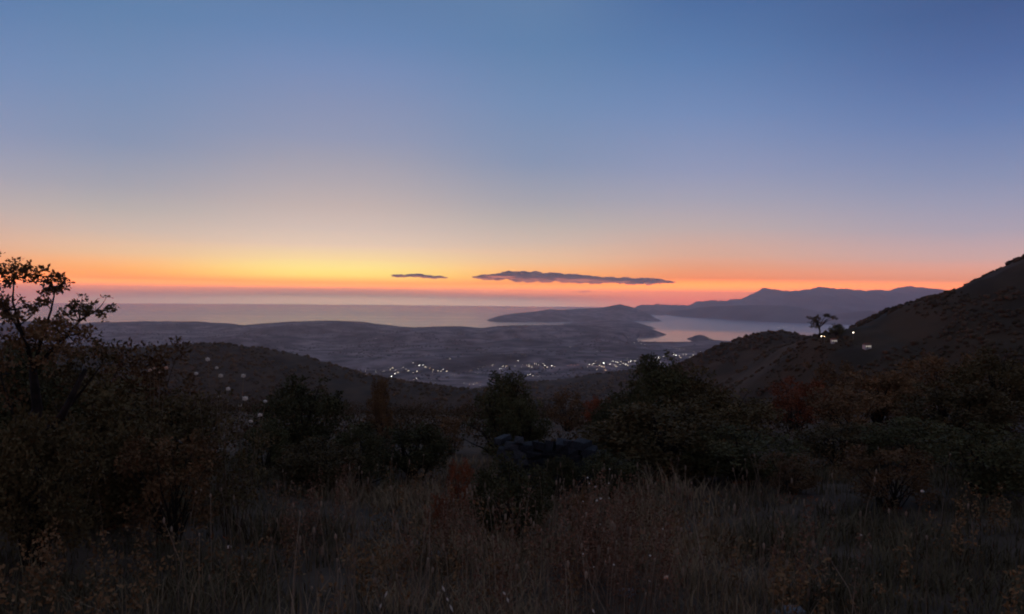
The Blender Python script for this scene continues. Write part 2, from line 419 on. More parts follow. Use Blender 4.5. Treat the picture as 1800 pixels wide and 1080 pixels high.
h_g = hills('mountainside', 'dark mountainside rising steeply out of the frame on the right', g_prof, [(1080, 430), (2500, 410)], 340, 400, 460, M_hill, 420, 260, namp=17, nscale=90, seed=91, crest_amp=1.0)

# near hillside under the camera
GZ = EYE - 1.65
def ground_h(x, y):
    x = np.asarray(x, float); y = np.asarray(y, float)
    yy = np.maximum(y, 0)
    z = -0.12 * y - 0.0022 * np.maximum(yy - 14, 0) ** 1.6 - 0.27 * np.maximum(yy - 85, 0)
    z = np.where(y < 0, 0.12 * (-y), z)
    z = z + 0.05 * np.maximum(x - 4, 0) + 0.02 * np.maximum(-x - 4, 0) - 0.0 * x
    near = np.exp(-(x * x + y * y) / 16.0)
    und = fbm(x, y, 9, 4, 101) * 0.45 + fbm(x, y, 1.4, 3, 111) * 0.09
    return GZ + z + und * (1 - near) * np.where(np.hypot(x, y) < 200, 1, 3)
def sinhspace(a, b, n, k=4.0):
    t = np.linspace(-1, 1, n) if a < 0 else np.linspace(0, 1, n)
    s = np.sinh(k * t) / np.sinh(k)
    return np.where(s < 0, -s * a, s * b)
xs = sinhspace(-700, 700, 321, 5.2)
ys = np.concatenate([np.linspace(-150, -6, 30), np.linspace(-5, 20, 180), np.geomspace(20.3, 800, 150)])
o = obj('hillside', grid_mesh('hillside', xs, ys, ground_h, M_soil))
tag(o, 'grassy hillside dropping away from the viewer', kind='structure')

# ------------------------------------------------------------------ haze: the dusk air between here and the horizon
def box_mesh(name, a, b, mat=None):
    (x0, y0, z0), (x1, y1, z1) = a, b
    V = [(x0, y0, z0), (x1, y0, z0), (x1, y1, z0), (x0, y1, z0), (x0, y0, z1), (x1, y0, z1), (x1, y1, z1), (x0, y1, z1)]
    Fc = [(3, 2, 1, 0), (4, 5, 6, 7), (0, 1, 5, 4), (1, 2, 6, 5), (2, 3, 7, 6), (3, 0, 4, 7)]
    me = bpy.data.meshes.new(name); me.from_pydata(V, [], Fc)
    if mat: me.materials.append(mat)
    return me
hm = bpy.data.materials.new('haze_air'); hm.use_nodes = True
ht = hm.node_tree; ht.nodes.clear()
pv = ht.nodes.new('ShaderNodeVolumePrincipled')
pv.inputs['Color'].default_value = (1.0, 0.92, 1.0, 1)
pv.inputs['Density'].default_value = HAZE
pv.inputs['Anisotropy'].default_value = 0.72
ho = ht.nodes.new('ShaderNodeOutputMaterial'); ht.links.new(pv.outputs[0], ho.inputs['Volume'])
o = obj('haze', box_mesh('haze', (-103000, -3000, -900), (103000, 103000, 1325), hm))
tag(o, 'thin blue-mauve dusk haze over sea and hills', kind='stuff')

# ------------------------------------------------------------------ clouds (far beyond the haze)
def ico(sub):
    import bmesh
    bm = bmesh.new(); bmesh.ops.create_icosphere(bm, subdivisions=sub, radius=1.0)
    V = np.array([v.co[:] for v in bm.verts]); Fc = np.array([[v.index for v in f.verts] for f in bm.faces])
    bm.free(); return V, Fc
ICO3, ICO2, ICO1 = ico(3), ico(2), ico(1)
def cloud(name, label, outline, d, seed, group):
    """outline: list of (px, top, bottom); lumps fill the band between them"""
    r = np.random.default_rng(seed)
    pxs = [a for a, _, _ in outline]; tops = [b for _, b, _ in outline]; bots = [c for _, _, c in outline]
    c0 = at(sum(pxs) / len(pxs), (tops[0] + bots[0]) / 2, d)
    Vs, Fs, off = [], [], 0
    span = pxs[-1] - pxs[0]
    n = int(span * 5) + 30 if span > 25 else 12
    for i in range(n):
        px = r.uniform(pxs[0], pxs[-1]) if i >= 12 else pxs[0] + span * (i + 0.5) / 12; t = np.interp(px, pxs, tops); b = np.interp(px, pxs, bots)
        th = max(b - t, 0.6)
        ry = th * r.choice([0.10, 0.14, 0.2, 0.3]) * r.uniform(.8, 1.2)
        py = r.uniform(t + ry * 0.4, max(b - ry * 0.8, t + ry)) + 0.9 * (vnoise(px / 5.0, seed) - 0.5) * th * 0.5
        rx = ry * r.uniform(1.4, 3.8)
        if i < 12: ry = th * 0.3; rx = min(max(rx, span / 9), min(px - pxs[0], pxs[-1] - px) + span * 0.02) if span > 25 else span / 6; py = (t + b) / 2
        q = at(px, py, d + (r.uniform(-1, 1) * 2500 if span > 25 else 0)) - c0
        s = d / FPX
        V, Fc = ICO2
        nz = 1 + 0.35 * fbm(V[:, 0] * 3 + i, V[:, 1] * 3 + V[:, 2] * 2.3, 1.0, 3, seed + i)
        W = V * nz[:, None] * np.array([rx * s, rx * s * 1.2, ry * s]) + np.array(q)
        Vs.append(W); Fs.append(Fc + off); off += len(V)
    o = obj(name, mesh_np(name, np.concatenate(Vs), np.concatenate(Fs), M_cloud), loc=c0)
    tag(o, label, 'cloud', group)
CD = 122000
cloud('cloud', 'longest dark cloud streak low over the horizon, right of the sunset glow',
      [(836, 486, 489), (850, 484, 492), (868, 484, 493), (880, 480.5, 491), (895, 478.5, 492), (910, 478.5, 494), (940, 481, 495.5), (970, 483.5, 496), (1000, 484, 497), (1030, 487, 497.5), (1060, 488.5, 498), (1090, 490, 499), (1115, 490.5, 499.5), (1140, 490.5, 500), (1160, 491.5, 499), (1172, 495, 498), (1184, 496.6, 498)], CD, 5, 'dark clouds over the horizon')
cloud('cloud', 'short thin dark cloud directly above the brightest sunset glow',
      [(690, 484.5, 487.5), (700, 483, 488), (715, 484, 487.5), (727, 482, 488), (745, 483.5, 489), (770, 485.5, 490), (785, 488, 490)], CD, 6, 'dark clouds over the horizon')
cloud('cloud', 'thin cloud sliver lying just above the longest dark cloud',
      [(985, 484, 485.5), (1000, 482.5, 486), (1015, 483, 486), (1032, 484.5, 486)], CD + 6000, 7, 'dark clouds over the horizon')
cloud('cloud', 'tiny faint cloud wisp below the longest dark cloud',
      [(1018, 512.5, 513.5), (1028, 511, 514), (1038, 512.5, 514)], CD + 6000, 8, 'dark clouds over the horizon')

# ------------------------------------------------------------------ far lights: lamps and lit houses
def tube(P, R, seg=6):
    P = np.asarray(P, float); n = len(P)
    V, Fc = [], []
    for i in range(n):
        t = P[min(i + 1, n - 1)] - P[max(i - 1, 0)]; t = t / (np.linalg.norm(t) + 1e-9)
        a = np.cross(t, [0, 0, 1.0]) if abs(t[2]) < 0.9 else np.cross(t, [1.0, 0, 0])
        a /= np.linalg.norm(a); b = np.cross(t, a)
        for k in range(seg):
            g = 2 * math.pi * k / seg
            V.append(P[i] + R[i] * (math.cos(g) * a + math.sin(g) * b))
    for i in range(n - 1):
        for k in range(seg):
            k2 = (k + 1) % seg
            Fc.append((i * seg + k, i * seg + k2, (i + 1) * seg + k2, (i + 1) * seg + k))
    Fc.append(tuple(range(seg))[::-1]); Fc.append(tuple((n - 1) * seg + k for k in range(seg)))
    return V, Fc
def join(parts):
    V, Fc, o = [], [], 0
    for v, f in parts:
        v = [tuple(map(float, q)) for q in v]
        V += v; Fc += [tuple(int(i) + o for i in q) for q in f]; o += len(v)
    return V, Fc
v, f = tube([(0, 0, 0), (0, 0, 9.5)], [0.25, 0.15])
ME_mast = mesh_np('mast', v, f, M_metal)
def lantern_mesh(mat):
    V = ICO2[0] * np.array([1.0, 1.0, 0.72]); return mesh_np('lantern', V, ICO2[1], mat)
LANT = {'w': lantern_mesh(E_white), 's': lantern_mesh(E_soft), 'o': lantern_mesh(E_warm), 'r': lantern_mesh(E_red)}
ME_wall = box_mesh('wall', (-5, -4, -2), (5, 4, 5.5), M_plaster)
V = [(-5.6, -4.6, 5.5), (5.6, -4.6, 5.5), (5.6, 4.6, 5.5), (-5.6, 4.6, 5.5), (-4.0, 0, 8.3), (4.0, 0, 8.3)]
ME_roof = mesh_np('roof', V, [(3, 2, 1, 0), (0, 1, 5, 4), (1, 2, 5), (2, 3, 4, 5), (3, 0, 4)], M_roof, False)
ME_win = box_mesh('window', (-1.0, -0.06, -0.9), (1.0, 0.06, 0.9), E_win)
ME_dim = box_mesh('window', (-1.0, -0.06, -0.9), (1.0, 0.06, 0.9), mat_emit('dim_window', (1.0, 0.86, 0.66), 0.45))
ME_door = box_mesh('door', (-0.6, -0.05, 0), (0.6, 0.05, 2.2), M_bark)
def ray_hit(px, py, h, d0, d1, step, lift=4.0):
    r = ray(px, py)
    ds = np.arange(d0, d1, step)
    z = EYE + r.z * ds
    hh = h(r.x * ds, ds)
    k = np.nonzero(z < hh + lift)[0]
    d = ds[k[0]] if len(k) else d1
    return float(r.x * d), float(d), float(h(np.array([r.x * d]), np.array([d]))[0])
def lamp(px, py, kind, size, label, group, h=land_h, d0=4300, d1=14000, step=15):
    x, y, z = ray_hit(px, py, h, d0, d1, step, 15.0)
    t = empty('street_lamp', (x, y, z))
    tag(t, label, 'lamp', group)
    s = y / 7000.0
    k = max(0.12, s)
    m = obj('mast', ME_mast, t); m.scale = (k, k, 1.6)
    l = obj('lantern', LANT[kind], t, (0, 0, 15.2)); l.scale = (1.75 * size * k,) * 3
    return t
WEST = [(642, 652, 's', .9), (660, 654, 's', .7), (675, 653, 's', .6), (686, 650, 's', 1.0), (695, 651, 's', .8), (694, 657, 'w', 1.2), (688, 662, 'w', 1.3), (709, 646, 's', 1.0), (714, 649, 's', .8),
        (726, 638, 's', .9), (737, 643, 'w', 1.25), (744, 642, 'w', 1.0), (733, 653, 's', 1.0), (732, 666, 'w', 1.2), (756, 648, 'o', .8), (761, 651, 's', .8), (770, 652, 's', 1.0), (775, 653, 's', .9),
        (779, 650, 'w', .9), (791, 631, 's', .9), (765, 673, 's', .6), (758, 668, 's', .5), (826, 676, 'o', .8), (833, 676, 's', .8), (838, 674, 'o', .9), (843, 678, 'o', .8)]
_rl = random.Random(31)
WEST += [(_rl.uniform(640, 850), _rl.gauss(652, 8), _rl.choice('sso'), _rl.uniform(.35, .65)) for _ in range(22)]
for px, py, k, s in WEST:
    lamp(px, py, k, s, 'tiny white light in the loose cluster of lights above the left hill\'s lower slope', 'lights of the hamlet left of the central tree')
EAST = [(866, 642, 's', .8), (884, 644, 's', 1.0), (889, 646, 's', .8), (911, 635, 'w', .9), (925, 642, 's', .8), (930, 645, 's', .8), (940, 640, 's', .9), (947, 641, 'w', .9), (955, 640, 's', 1.0), (958, 643, 'w', .9),
        (963, 634, 's', .6), (970, 643, 'w', 1.0), (975, 645, 's', .8), (916, 646, 's', .6), (928, 660, 's', .9), (932, 659, 'w', .9), (937, 661, 's', .8), (946, 662, 's', .7),
        (1036, 641, 'w', 1.0), (1044, 640, 'w', 1.0), (1047, 636, 's', .9), (1061, 639, 'w', 1.8), (1072, 641, 'w', 1.1), (1080, 642, 's', .9), (1086, 638, 's', 1.1), (1090, 642, 's', 1.0),
        (1095, 640, 's', 1.1), (1100, 641, 'w', 1.1), (1105, 637, 's', 1.1), (1109, 635, 'w', 1.0), (1116, 635, 's', 1.0), (1125, 634, 'w', 1.1), (1150, 630, 'w', 1.2), (1158, 629, 'w', 1.7), (1166, 627, 's', 1.0),
        (1188, 625, 'w', 1.5), (1194, 626, 's', 1.1), (1200, 623, 's', 1.1), (1206, 624, 's', 1.0), (1218, 625, 's', 1.2), (1226, 625, 's', .9), (1137, 633, 's', .8), (1120, 631, 's', .7), (1054, 643, 's', .7), (1092, 636, 's', .7)]
EAST += [(_x, 644 - max(0, _x - 1040) * 0.11 + _rl.gauss(0, 3.5), _rl.choice('ssow'), _rl.uniform(.4, .8)) for _x in [_rl.uniform(870, 1235) for _ in range(30)]]
for px, py, k, s in EAST:
    lamp(px, py, k, s, 'tiny white light in the bright band of town lights right of the central tree', 'town lights below the bay')
for px, py in [(998, 643), (1004, 642), (1010, 642), (1016, 642)]:
    lamp(px, py, 'r', .8, 'faint reddish light in the short row amid the white town lights', 'reddish lights in the town')
for px, py in [(1062, 645), (1064, 651)]:
    lamp(px, py, 'o', 1.0, 'amber light hanging just under the brightest white town light', 'amber lights under the brightest light')
for px, py in [(1178, 613), (1184, 612.5), (1189, 613), (1194, 613), (1199, 613), (1203, 614)]:
    lamp(px, py, 's', .62, 'cool white light in the neat row above the bright town band', 'row of lights at the bay edge')
for px, py, s, lb in [(855, 586, .8, 'single light high on the coastal ridge below the inlet'), (900, 590, .45, 'faint lone light on the coastal ridge right of the inlet\'s bright one'),
                      (1002, 610, 1.0, 'single bright light on the dark slope above the town'), (1050, 618, .4, 'weak single light above the brightest town light'),
                      (627, 596, .5, 'weak light on the coastal hill crossing left of centre'), (661, 595, .5, 'faint light right of the weak one on the coastal hill'),
                      (1247, 597, .8, 'lone light at the tip of the small dark islet')]:
    lamp(px, py, 's', s, lb, 'scattered single lights')
for px, py in [(1115, 603), (1122, 601), (1127, 604), (1133, 605)]:
    lamp(px, py, 's', .7, 'light on the near shore of the pale lagoon', 'lagoon shore lights')
def shore(x, y):
    return drop(x, y) + 0.0
for px, py, lb, g in [(1193, 562, 'single light on the far bank of the strait', None), (1273, 566, 'light in the close pair on the far bay shore', 'pair of lights on the far shore'),
                      (1279, 567, 'light in the close pair on the far bay shore', 'pair of lights on the far shore')] + \
                     [(p, q, 'light in the white row at the foot of the blue mountains behind the knoll', 'row of lights across the bay') for p, q in [(1367, 575.5), (1372, 574.5), (1377, 574.5), (1382, 574.5), (1388, 575.5), (1394, 577)]]:
    lamp(px, py, 's', .5, lb, g, h=shore, d0=8000, d1=34000, step=20)
# lit houses standing in the town and the hamlet
def house(px, py, h, d0, d1, step, label, group, s=1.0, rz=0.0, win=None):
    x, y, z = ray_hit(px, py, h, d0, d1, step)
    t = empty('house', (x, y, z), rz, (s, s, s)); tag(t, label, 'house', group)
    obj('wall', ME_wall, t); obj('roof', ME_roof, t)
    for wx in (-3, 0.4, 3.2):
        obj('window', win or ME_win, t, (wx, -4.05, 3.4))
    obj('door', ME_door, t, (-1.4, -4.04, 0))
for i, (px, py) in enumerate([(700, 655), (718, 652), (748, 646), (785, 653), (690, 647)]):
    house(px, py, land_h, 4300, 14000, 15, 'small pale house with lit windows among the hamlet lights', 'houses of the hamlet', 1.3, 0.2 * i - .4)
for i, (px, py) in enumerate([(935, 646), (962, 646), (1058, 645), (1083, 645), (1103, 643), (1145, 634), (1196, 629), (1212, 628)]):
    house(px, py, land_h, 4300, 14000, 15, 'small pale house with lit windows in the bright town band', 'houses of the town', 1.4, 0.2 * i - .7)

# ------------------------------------------------------------------ vegetation
def leaf_cloud(r, centres, radii, per, size, flat=1.0, aspect=1.9):
    """many pointed leaves, each a folded rhombus, gathered in uneven clumps"""
    k = np.maximum(1, (per * np.clip((radii / np.max(radii)) ** 2 * 1.7, 0.06, 1.7))).astype(int) if np.ptp(radii) > 1e-6 else np.full(len(centres), per)
    ci = np.repeat(np.arange(len(centres)), k)
    n = len(ci)
    d = r.normal(size=(n, 3)); d /= np.linalg.norm(d, axis=1)[:, None]
    rad = r.uniform(0, 1, n) ** 0.45
    pos = centres[ci] + d * (rad * radii[ci])[:, None] * np.array([1, 1, flat])
    ax = r.normal(size=(n, 3)) + d * 0.8 + np.array([0, 0, 0.3]); ax /= np.linalg.norm(ax, axis=1)[:, None]
    up = r.normal(size=(n, 3)); sd = np.cross(ax, up); sd /= np.linalg.norm(sd, axis=1)[:, None] + 1e-9
    nr = np.cross(sd, ax)
    s = size * r.uniform(0.6, 1.35, n)[:, None]
    a = pos; b = pos + ax * s * 0.5 + sd * s / aspect * 0.5 + nr * s * 0.08
    c = pos + ax * s; e = pos + ax * s * 0.5 - sd * s / aspect * 0.5 + nr * s * 0.08
    V = np.stack([a, b, c, e], 1).reshape(-1, 3)
    i = np.arange(n) * 4
    Fc = np.concatenate([np.stack([i, i + 1, i + 2], 1), np.stack([i, i + 2, i + 3], 1)])
    return V, Fc
def stems_for(r, centres, base_r, n, r0):
    parts = []
    idx = r.choice(len(centres), min(n, len(centres)), replace=False)
    for k in idx:
        e = centres[k]
        b = np.array([r.uniform(-1, 1) * base_r, r.uniform(-1, 1) * base_r, -0.12])
        mid = b * 0.4 + e * 0.45 + np.array([0, 0, 0.12 * e[2]]) + r.normal(size=3) * 0.05
        q3 = mid * 0.45 + e * 0.55 + r.normal(size=3) * 0.03
        parts.append(tube([b, mid, q3, e], [r0, r0 * 0.7, r0 * 0.45, r0 * 0.15], 5))
    return join(parts)
def crown_proto(kind, seed):
    """unit plant: about 2 high, 2 wide, base at the origin; returns (crown mesh, stem mesh)"""
    r = np.random.default_rng(seed)
    if kind == 'round':
        n = 46
        d = r.normal(size=(n, 3)); d /= np.linalg.norm(d, axis=1)[:, None]
        c = d * (r.uniform(0.35, 1, n) ** 0.5)[:, None] * np.array([0.8, 0.8, 0.82]) + np.array([0, 0, 1.0]); c[:, 2] = np.clip(c[:, 2], 0.16, None)
        rad = r.uniform(0.14, 0.34, n); per, size, flat = 200, 0.07, 0.85
        d2 = r.normal(size=(34, 3)); d2[:, 2] = np.abs(d2[:, 2]) * 1.2; d2 /= np.linalg.norm(d2, axis=1)[:, None]
        c = np.concatenate([c, d2 * r.uniform(0.92, 1.14, 34)[:, None] * np.array([0.85, 0.85, 0.9]) + np.array([0, 0, 1.0])])
        rad = np.concatenate([rad, r.uniform(0.05, 0.12, 34)])
    elif kind == 'spire':
        n = 48
        z = r.uniform(0.05, 1.75, n); w = 0.85 * (1 - (z / 2.05)) ** 0.62
        a = r.uniform(0, 6.283, n); q = r.uniform(0.2, 1, n) ** 0.5
        c = np.stack([np.cos(a) * w * q, np.sin(a) * w * q, z], 1)
        rad = r.uniform(0.11, 0.27, n); per, size, flat = 200, 0.06, 1.2
        z2 = r.uniform(0.3, 1.95, 30); w2 = 0.95 * (1 - (z2 / 2.15)) ** 0.62 * r.uniform(0.9, 1.2, 30); a2 = r.uniform(0, 6.283, 30)
        c = np.concatenate([c, np.stack([np.cos(a2) * w2, np.sin(a2) * w2, z2], 1)]); rad = np.concatenate([rad, r.uniform(0.04, 0.1, 30)])
    elif kind == 'twiggy':
        n = 60
        a = r.uniform(0, 6.283, n); q = r.uniform(0.05, 1, n) ** 0.6; z = r.uniform(0.35, 1.95, n)
        w = 0.35 + 0.5 * np.sin(np.clip(z / 2.0, 0, 1) * 2.6)
        c = np.stack([np.cos(a) * w * q, np.sin(a) * w * q, z], 1)
        rad = r.uniform(0.09, 0.20, n); per, size, flat = 80, 0.07, 1.3
    else:  # umbrella: wind-bent tree, flat on top and ragged to one side
        n = 40
        u = r.uniform(-1, 1, n); q = r.uniform(-0.5, 0.5, n)
        z = 1.86 - 0.30 * r.uniform(0, 1, n) - np.where(u < -0.1, 0.55 * r.uniform(0, 1, n), 0.0)
        c = np.stack([u * 0.95 + 0.1, q, z], 1)
        c[-6:, 2] = r.uniform(0.75, 1.2, 6); c[-6:, 0] = r.uniform(-0.55, 0.1, 6)
        rad = r.uniform(0.08, 0.22, n); per, size, flat = 46, 0.09, 0.6
    V, Fc = leaf_cloud(r, c, rad, per, size, flat)
    if kind == 'umbrella':
        parts = [tube([(0, 0, -0.15), (0.04, 0, 0.5), (0.0, 0.03, 0.95)], [0.07, 0.055, 0.05], 7)]
        for k in range(11):
            e = c[k]
            parts.append(tube([(0, 0.03, 0.9 - 0.03 * k), e * 0.5 + np.array([0, 0, 0.62]), e], [0.035, 0.022, 0.006], 5))
        st = join(parts)
    else:
        st = stems_for(r, c, 0.09 if kind == 'spire' else 0.16, 16 if kind != 'twiggy' else 34, 0.028 if kind != 'twiggy' else 0.014)
    return V, Fc, st
PROTO = {}
def proto(kind, var, mat):
    k = (kind, var, mat.name)
    if k not in PROTO:
        g = (kind, var)
        if g not in PROTO:
            PROTO[g] = crown_proto(kind, 1000 + 31 * var + len(kind))
        V, Fc, st = PROTO[g]
        PROTO[k] = (mesh_np('crown', V, Fc, mat, False), mesh_np('stem', st[0], st[1], M_bark))
    return PROTO[k]
def gz(x, y):
    return float(ground_h(np.array([x]), np.array([y]))[0])
def shrub(name, px, d, top, wpx, kind, var, mat, label, cat, group=None, rz=None, h=None, depth=1.0):
    q = at(px, 540, d)
    z = gz(q.x, q.y) if h is None else float(h(np.array([q.x]), np.array([q.y]))[0])
    zt = at(px, top, d).z
    H = max(zt - z, 0.25); W = wpx / FPX * d
    t = empty(name, (q.x, q.y, z), random.uniform(0, 6.28) if rz is None else rz, (W / 2, W / 2 * depth, H / 2))
    tag(t, label, cat, group)
    cm, sm = proto(kind, var, mat)
    obj('crown', cm, t); obj('stem', sm, t)
    return t
G_B = 'shrubs on the hillside'
S = [  # px, depth, top, width, kind, variant, material, label
 (110, 10.5, 612, 330, 'round', 0, M_olive, 'broad dark bush directly behind the leafy tree at the left edge'),
 (245, 13, 606, 220, 'twiggy', 0, M_brown, 'loose brownish bush whose twigs cross the lilac hills left of centre'),
 (10, 9.6, 600, 260, 'round', 1, M_green, 'dark bush at the frame\'s left edge under the tree sprays'),
 (310, 12, 690, 190, 'round', 1, M_olive, 'low dark bush beside the shrub with pale seed heads'),
 (190, 9.2, 690, 260, 'round', 0, M_olive, 'low brown shrub in front of the broad bush at the left'),
 (535, 17, 658, 175, 'round', 0, M_green, 'large round-topped dark green bush left of the brownish upright shrub'),
 (470, 15, 735, 130, 'spire', 0, M_green, 'small dark bush at the foot of the round-topped one'),
 (668, 21, 660, 70, 'spire', 1, M_brown, 'narrow rust-brown shrub standing up against the lilac plain'),
 (630, 14, 740, 150, 'spire', 0, M_green, 'dark pointed bush below the narrow rust-brown shrub'),
 (728, 15, 742, 150, 'round', 1, M_green, 'dark bush midway between rust-brown shrub and central tree'),
 (560, 13, 770, 170, 'round', 0, M_olive, 'low dark bush at the far edge of the grass left of centre'),
 (795, 19, 735, 80, 'twiggy', 0, M_brown, 'thin brown shrub touching the left side of the central tree'),
 (890, 20, 648, 170, 'spire', 1, M_green, 'tall dark tree in the middle with a bluntly pointed top'),
 (925, 19, 700, 96, 'round', 1, M_green, 'dark bush leaning against the central tree\'s right side'),
 (903, 8.9, 796, 160, 'round', 0, M_green, 'nearly black low bush in the grass in front of the stone wall'),
 (1158, 19, 618, 190, 'spire', 0, M_green, 'tallest dark tree of the group right of centre'),
 (1108, 18, 668, 120, 'round', 0, M_green, 'dark bush on the left of the tall tree group right of centre'),
 (1210, 20, 640, 150, 'round', 1, M_olive, 'dark bush on the right shoulder of the tall tree group'),
 (1085, 16.5, 705, 120, 'round', 1, M_green, 'low dark bush at the left foot of the tall tree group'),
 (1275, 18, 680, 220, 'round', 0, M_olive, 'wide dark bush right of the tall tree group'),
 (1165, 14.5, 705, 280, 'round', 1, M_olive, 'wide low bush in front of the tall tree group'),
 (1310, 13.5, 750, 220, 'round', 0, M_green, 'dark low bush at the edge of the grass right of centre'),
 (1055, 27, 700, 70, 'twiggy', 1, M_rust, 'small orange-brown shrub glimpsed left of the tall tree group'),
 (1000, 33, 690, 90, 'twiggy', 0, M_brown, 'dim brown shrub between the central tree and the tree group'),
 (1400, 24, 668, 120, 'twiggy', 1, M_rust, 'reddish-brown shrub at the foot of the rounded knoll'),
 (1465, 30, 640, 120, 'twiggy', 0, M_brown, 'brown shrub below the small flat-topped tree'),
 (1550, 26, 650, 170, 'round', 1, M_brown, 'brown bush on the slope below the pale house'),
 (1655, 30, 625, 170, 'twiggy', 1, M_brown, 'brown shrub in the middle of the right-hand slope'),
 (1760, 22, 610, 190, 'round', 0, M_olive, 'dark bush at the right edge of the frame, upper one'),
 (1480, 15, 740, 180, 'round', 0, M_olive, 'dark bush lower on the right-hand slope, before the brown one'),
 (1610, 14, 735, 190, 'round', 1, M_green, 'black-green bush low on the right-hand slope'),
 (1740, 11, 740, 220, 'round', 0, M_green, 'nearest dark bush at the right edge of the frame'),
 (1395, 12, 800, 130, 'twiggy', 0, M_brown, 'low twiggy shrub at the right end of the grass'),
 (812, 10.4, 812, 56, 'twiggy', 1, M_rust, 'upright brick-red shrub left of the nearly black bush'),
 (778, 9.0, 872, 62, 'twiggy', 0, M_rust, 'smaller reddish shrub at the foot of the brick-red one'),
 (62, 6.9, 720, 230, 'round', 1, M_olive, 'dark brushy bush in front of the left tree\'s trunk'),
 (300, 8.6, 770, 210, 'twiggy', 1, M_brown, 'loose brown shrub low in the grass left of the pale-headed shrub'),
 (1500, 19, 690, 190, 'twiggy', 0, M_brown, 'brown shrub between the reddish one and the right-hand bushes'),
 (1690, 17, 670, 210, 'round', 1, M_olive, 'broad dark bush halfway up the right-hand slope'),
 (1570, 10.5, 790, 190, 'twiggy', 1, M_brown, 'low dusky shrub standing in the grass under the black-green bush'),
 (985, 12.2, 800, 80, 'round', 1, M_green, 'small dark bush growing against the face of the stone wall'),
 (1075, 12.4, 790, 130, 'round', 0, M_green, 'dark bush hiding the low right end of the stone wall'),
 (1030, 9.2, 868, 70, 'twiggy', 1, M_brown, 'small tan bush right of the nearly black bush'),
]
for i, (px, d, top, w, k, v_, m, lb) in enumerate(S):
    nm = {'round': 'bush', 'spire': 'evergreen_shrub', 'twiggy': 'twiggy_shrub'}[k]
    if 'tree' in lb.split(' of ')[0] and lb.startswith('tall'): nm = 'evergreen_tree'
    shrub(nm, px, d, top, w, k, v_, m, lb, 'tree' if nm == 'evergreen_tree' else ('bush' if k == 'round' else 'shrub'), G_B)

# the flat-topped tree and its neighbour on the skyline at the right
def on_hill(name, px, base, top, wpx, kind, var, mat, label, cat, d):
    hh = lambda x, y: np.maximum(h_g(x, y), h_kn(x, y))
    d = ray_hit(px, base, hh, 250, 1200, 2, 0.0)[1]
    return shrub(name, px, d, top, wpx, kind, var, mat, label, cat, None, h=hh)
dG = 415
on_hill('flat_topped_tree', 1441, 593, 551, 48, 'umbrella', 0, M_olive, 'small flat-topped tree on a thin trunk against the bay at the right', 'tree', dG).rotation_euler.z = 0.0
on_hill('bush', 1472, 592, 569, 30, 'round', 1, M_green, 'small round bush beside the flat-topped tree on the skyline', 'bush', dG)

